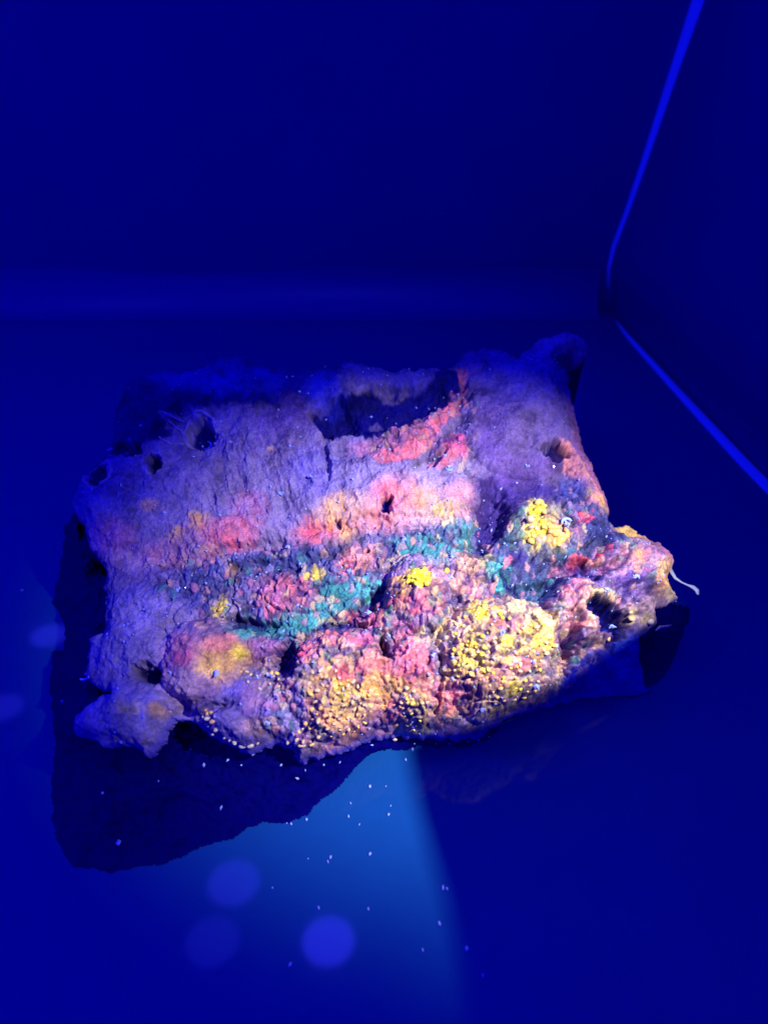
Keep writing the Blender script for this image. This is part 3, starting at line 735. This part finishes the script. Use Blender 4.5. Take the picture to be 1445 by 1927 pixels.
scatter([(840,1180),(900,1150),(950,1180),(1030,1160),(1035,1220),(990,1260),(1000,1320),(930,1325),(880,1290),(845,1270)], 105, 2.0, 4.4, ['yellow', 'yellow', 'lemon', 'cream', 'cream', 'orange'], 1.15)
scatter([(842,1230),(880,1215),(900,1250),(890,1290),(850,1280)], 26, 2.8, 4.4, ['yellow', 'lemon', 'cream'], 1.15)
scatter([(578,1275),(640,1265),(700,1310),(690,1370),(600,1400),(560,1425),(545,1395),(590,1350)], 75, 2.2, 4.2, ['cream', 'orange', 'yellow', 'cream'], 1.4, (1.0, 1.7))
scatter([(380,1345),(400,1330),(440,1390),(540,1400),(555,1430),(480,1412),(410,1395)], 26, 2.2, 3.8, ['cream', 'orange', 'pale'], 1.5, (1.0, 1.8))
scatter([(455,1262),(540,1262),(560,1310),(470,1300)], 14, 2.2, 3.4, ['cream', 'pale', 'orange'], 1.6)
scatter([(740,1300),(800,1290),(800,1370),(760,1380)], 14, 2.8, 4.5, ['yellow', 'cream'], 1.4)

# ---- tiny crystals with their sparkle put into a bright base colour: countless, one part
m_cryst = mat('sparkle_blue_crystal', (0.38, 0.50, 1.0), 0.12, 0.9)
def facet(p, s, r):
    d = [Vector((r.uniform(-1, 1), r.uniform(-1, 1), r.uniform(-1, 1))).normalized() for _ in range(2)]
    a = d[0]; b = a.cross(d[1]).normalized(); c = a.cross(b)
    L = r.uniform(1.0, 1.9)
    return [p + a * s * L, p - a * s * L, p + b * s, p - b * s, p + c * s * 0.8, p - c * s * 0.8]
OCT = [(0,2,4),(0,4,3),(0,3,5),(0,5,2),(1,4,2),(1,3,4),(1,5,3),(1,2,5)]
vs_, fs = [], []
CR = [(532,938,6),(592,912,5),(470,930,3),(546,1035,6),(548,980,3),(660,1083,6),(695,1160,7),(842,1098,6),(846,1058,6),(905,1010,4),(762,1025,5),(928,992,4),(980,1258,6),(967,1250,4),(985,1298,8),(925,1208,6),(428,1273,6),(518,1276,5),(896,1338,5),(1040,1220,5),(1176,1096,6),(1165,1172,7),(985,890,5),(800,820,4),(842,895,7),(780,890,4),(1052,1000,8),(1128,1123,6),(1000,1110,4),(800,1280,4),(806,1245,5),(778,1370,5),(600,1258,4),(658,1357,4),(438,1143,5),(340,1112,5),(395,1105,4),(240,1300,3),(470,1330,4),(520,1362,5),(640,960,3),(860,930,4),(835,925,4),(870,945,3),(937,800,3),(818,770,3),(795,708,4),(540,715,4),(552,713,4),(715,740,3),(588,712,3),(210,848,5),(372,823,4),(640,1092,3),(720,1300,3),(910,1290,3),(880,1300,3),(345,1180,3),(250,1215,3),(225,1240,3),(210,1310,3),(290,1350,4),(235,1380,4),(1080,915,4),(1210,1030,3),(480,1456,4)]
for u, v, s_ in CR:
    p, i = surf(u, v)
    for q in range(3 if s_ >= 5 else 1):
        k0 = len(vs_)
        off = Vector((rng.uniform(-1, 1), rng.uniform(-1, 1), rng.uniform(0, 1))) * (0.004 if q else 0)
        vs_ += facet(p + off + Vector((0, -0.001, 0.003)), s_ * 0.00066, rng)
        fs += [tuple(k0 + w for w in t) for t in OCT]
cnt = 0
while cnt < 480:
    i = rng.randrange(len(u_))
    den = 0.25 + 0.75 * bt[i]
    if d_[i] < 8 or rng.random() > den: continue
    k0 = len(vs_)
    vs_ += facet(Vector(POS[i]) + Vector((0, -0.0005, 0.0015)), rng.uniform(0.0010, 0.0030), rng)
    fs += [tuple(k0 + w for w in t) for t in OCT]
    cnt += 1
for u, v, s_ in ((196,1493,4),(417,1521,4),(224,1584,5.5),(121,1321,5),(385,1440,3),(360,1410,2.5),(430,1430,3),(455,1440,2.5),(560,1465,4),(530,1440,3),(610,1440,2.5),(640,1435,2.5),(575,1450,2),(700,1402,3),(300,1470,2),(480,1400,3),(900,1392,3),(880,1396,3),(845,1399,3),(820,1400,2.5),(920,1388,3),(780,1400,2.5)):
    i = int(np.argmin((hu - u) ** 2 + (hv - v) ** 2))
    k0 = len(vs_)
    vs_ += facet(Vector(top[i]) - ORG + Vector((0, -0.001, 0.003)), s_ * 0.0008, rng)
    fs += [tuple(k0 + w for w in t) for t in OCT]
o = link('crystal_glints', pymesh('crystal_glints', vs_, fs), m_cryst, rock)
o['label'] = 'tiny glinting blue crystals sprinkled over the crust'
o['kind'] = 'stuff'

# crescent shaped bright rims in some pits
def crescent(u, v, r, a0, a1, th, lift=0.006):
    p, i = surf(u, v)
    pts = []
    for k in range(9):
        a = math.radians(a0 + (a1 - a0) * k / 8)
        pts.append(p + Vector((math.cos(a) * r, math.sin(a) * r * 0.9 * 0.94, math.sin(a) * r * 0.3 + lift)))
    rd = [th * (0.35 + 0.65 * math.sin(math.pi * (k + 0.5) / 9)) for k in range(9)]
    return link('crystal_rim', tube(pts, rd, 6, 1.0, Vector((0.1, -0.3, 0.9))), m_cryst, rock)
crescent(378, 824, 0.013, -100, 80, 0.0035)
crescent(152, 1272, 0.010, -130, 70, 0.0028)
crescent(1054, 1000, 0.010, 20, 200, 0.0035)
crescent(842, 896, 0.007, -200, 20, 0.0022)

m_rim = mat('pale_lavender_rim', (.34, .27, .46), 0.6, 0.2, 0.3, 200)
def rim(pxs, th, closed=False):
    pts = []
    for u, v in pxs:
        p, i = surf(u + rng.uniform(-1.5, 1.5), v + rng.uniform(-1.5, 1.5))
        pts.append(p + Vector((0, -0.0005, 0.001)))
    if closed: pts.append(pts[0].copy())
    fine = []
    for a, b in zip(pts[:-1], pts[1:]):
        fine += [a.lerp(b, q / 3) + Vector((rng.uniform(-1, 1), rng.uniform(-1, 1), rng.uniform(-1, 1))) * 0.0010 for q in range(3)]
    fine.append(pts[-1])
    return link('pit_rim', tube(fine, [th * rng.uniform(.55, 1.25) for _ in fine], 7, 0.8, Vector((0.05, -0.4, 0.9))), m_rim, rock)
def ring_px(u, v, ru, rv, a0=0, a1=360, n=14):
    return [(u + ru * math.cos(math.radians(a0 + (a1 - a0) * k / n)), v + rv * math.sin(math.radians(a0 + (a1 - a0) * k / n))) for k in range(n)]
rim(ring_px(376, 812, 33, 34), 0.0042, True)
rim(ring_px(191, 896, 33, 26, -10, 200), 0.0040)
rim([(352, 828), (335, 806), (318, 790), (304, 777), (322, 784), (345, 787), (362, 783)], 0.0028)
rim(ring_px(340, 826, 34, 20, 20, 170), 0.0022)

# pale horn-like flake jutting from the right tip
m_flake = mat('pale_flake', (.30, .36, .40), 0.5, 0.4, 0.2, 200)
def at_plane(u, v, lift=0.0):
    d = ray(u, v)
    t = (Z0 - SLOPE * Y0 - 1.0) / (d.z - SLOPE * d.y)
    return Vector((0, 0, 1)) + d * t + Vector((0, 0, lift)) - ORG
pts = [at_plane(u, v, 0.012) for u, v in [(1255, 1078), (1266, 1096), (1278, 1104), (1289, 1109), (1299, 1113), (1306, 1119), (1308, 1127)]]
o = link('curled_flake', tube(pts, [0.005, 0.0036, 0.0022, 0.0024, 0.0052, 0.005, 0.002], 8, 0.5), m_flake, rock)
o['label'] = 'thin pale flake sticking out from the right tip'
pts = [at_plane(u, v, -0.03) for u, v in [(1243, 1168), (1252, 1161), (1264, 1160), (1274, 1157)]]
o = link('curled_flake', tube(pts, [0.0012, 0.003, 0.003, 0.001], 6, 0.6), m_flake, rock)

# ------------------------------------------------------------------ crumbs lying on the floor
m_crumb = mat('crumb_blue_white', (0.35, 0.50, 1.0), 0.3, 0.6, 0.2, 300)
crumb_me = []
for j in range(5):
    me = pebble(100 + j, 1, 0.7); me.materials.append(m_crumb); crumb_me.append(me)
CRUMBS = [
 (776,1411,4,'crumb tucked under the front edge of the mineral, topmost on the lit floor'),
 (763,1430,3,'tiny crumb just below the one tucked under the front edge of the mineral'),
 (696,1481,3.8,'pale crumb high in the lit floor patch, right beside the dark rock edge'),
 (726,1480,1.8,'very small crumb right of the pale crumb beside the dark rock edge'),
 (660,1512,2.2,'very small faint crumb close to the dark rock edge on the lit floor'),
 (656,1537,3,'crumb near the dark rock edge, below the very small faint one'),
 (676,1552,2.2,'faint small crumb between the two pairs of crumbs in the lit floor patch'),
 (731,1533,3.2,'crumb near the right shadow edge in the upper part of the lit floor patch'),
 (735,1517,1.8,'faint speck just above the crumb near the right shadow edge'),
 (577,1543,3.8,'crumb touching the jagged dark rock outline, right of a close pair'),
 (548,1551,3.4,'larger crumb of the close pair touching the jagged dark rock outline'),
 (540,1549,2.4,'smaller crumb of the close pair touching the jagged dark rock outline'),
 (622,1614,3.4,'upper crumb of the close pair in the middle of the lit floor patch'),
 (617,1622,2.8,'lower crumb of the close pair in the middle of the lit floor patch'),
 (580,1616,1.8,'faint speck left of the close pair in the middle of the lit floor patch'),
 (696,1607,3.4,'single crumb right of the close pair in the middle of the lit floor patch'),
 (513,1671,1.8,'faint speck right of the upper round lamp reflection'),
 (600,1709,3.2,'crumb just above the brightest round lamp reflection on the floor'),
 (693,1711,3.2,'crumb right of and above the brightest round lamp reflection'),
 (833,1671,3.8,'left half of the touching pair of crumbs on the soft shadow edge'),
 (841,1673,3,'right half of the touching pair of crumbs on the soft shadow edge'),
 (826,1738,4,'long crumb below the touching pair near the soft shadow edge'),
 (795,1788,3,'dim crumb below the long one, left of the soft shadow edge'),
 (878,1785,4.2,'bright crumb lying on the lower part of the soft shadow edge'),
 (908,1836,3,'lowest crumb, dim, at the bottom right of the lit floor'),
 (546,1815,3.4,'crumb left of and below the brightest round lamp reflection'),
 (43,1112,3.2,'lone crumb on the dark floor left of the mineral')]
for u, v, r, txt in CRUMBS:
    p = on_floor(u, v)
    o = bpy.data.objects.new('floor_crumb', rng.choice(crumb_me))
    C.objects.link(o)
    s = r / 1000 * (p - Vector((0, 0, 1))).length * 0.74
    o.location = (p.x, p.y, s * 0.6)
    o.scale = (s * rng.uniform(.7, 1), s * rng.uniform(1, 1.5), s)
    o.rotation_euler = (0, 0, rng.uniform(-.6, .6))
    tag(o, txt, 'crumb', 'pale crumbs scattered on the floor')
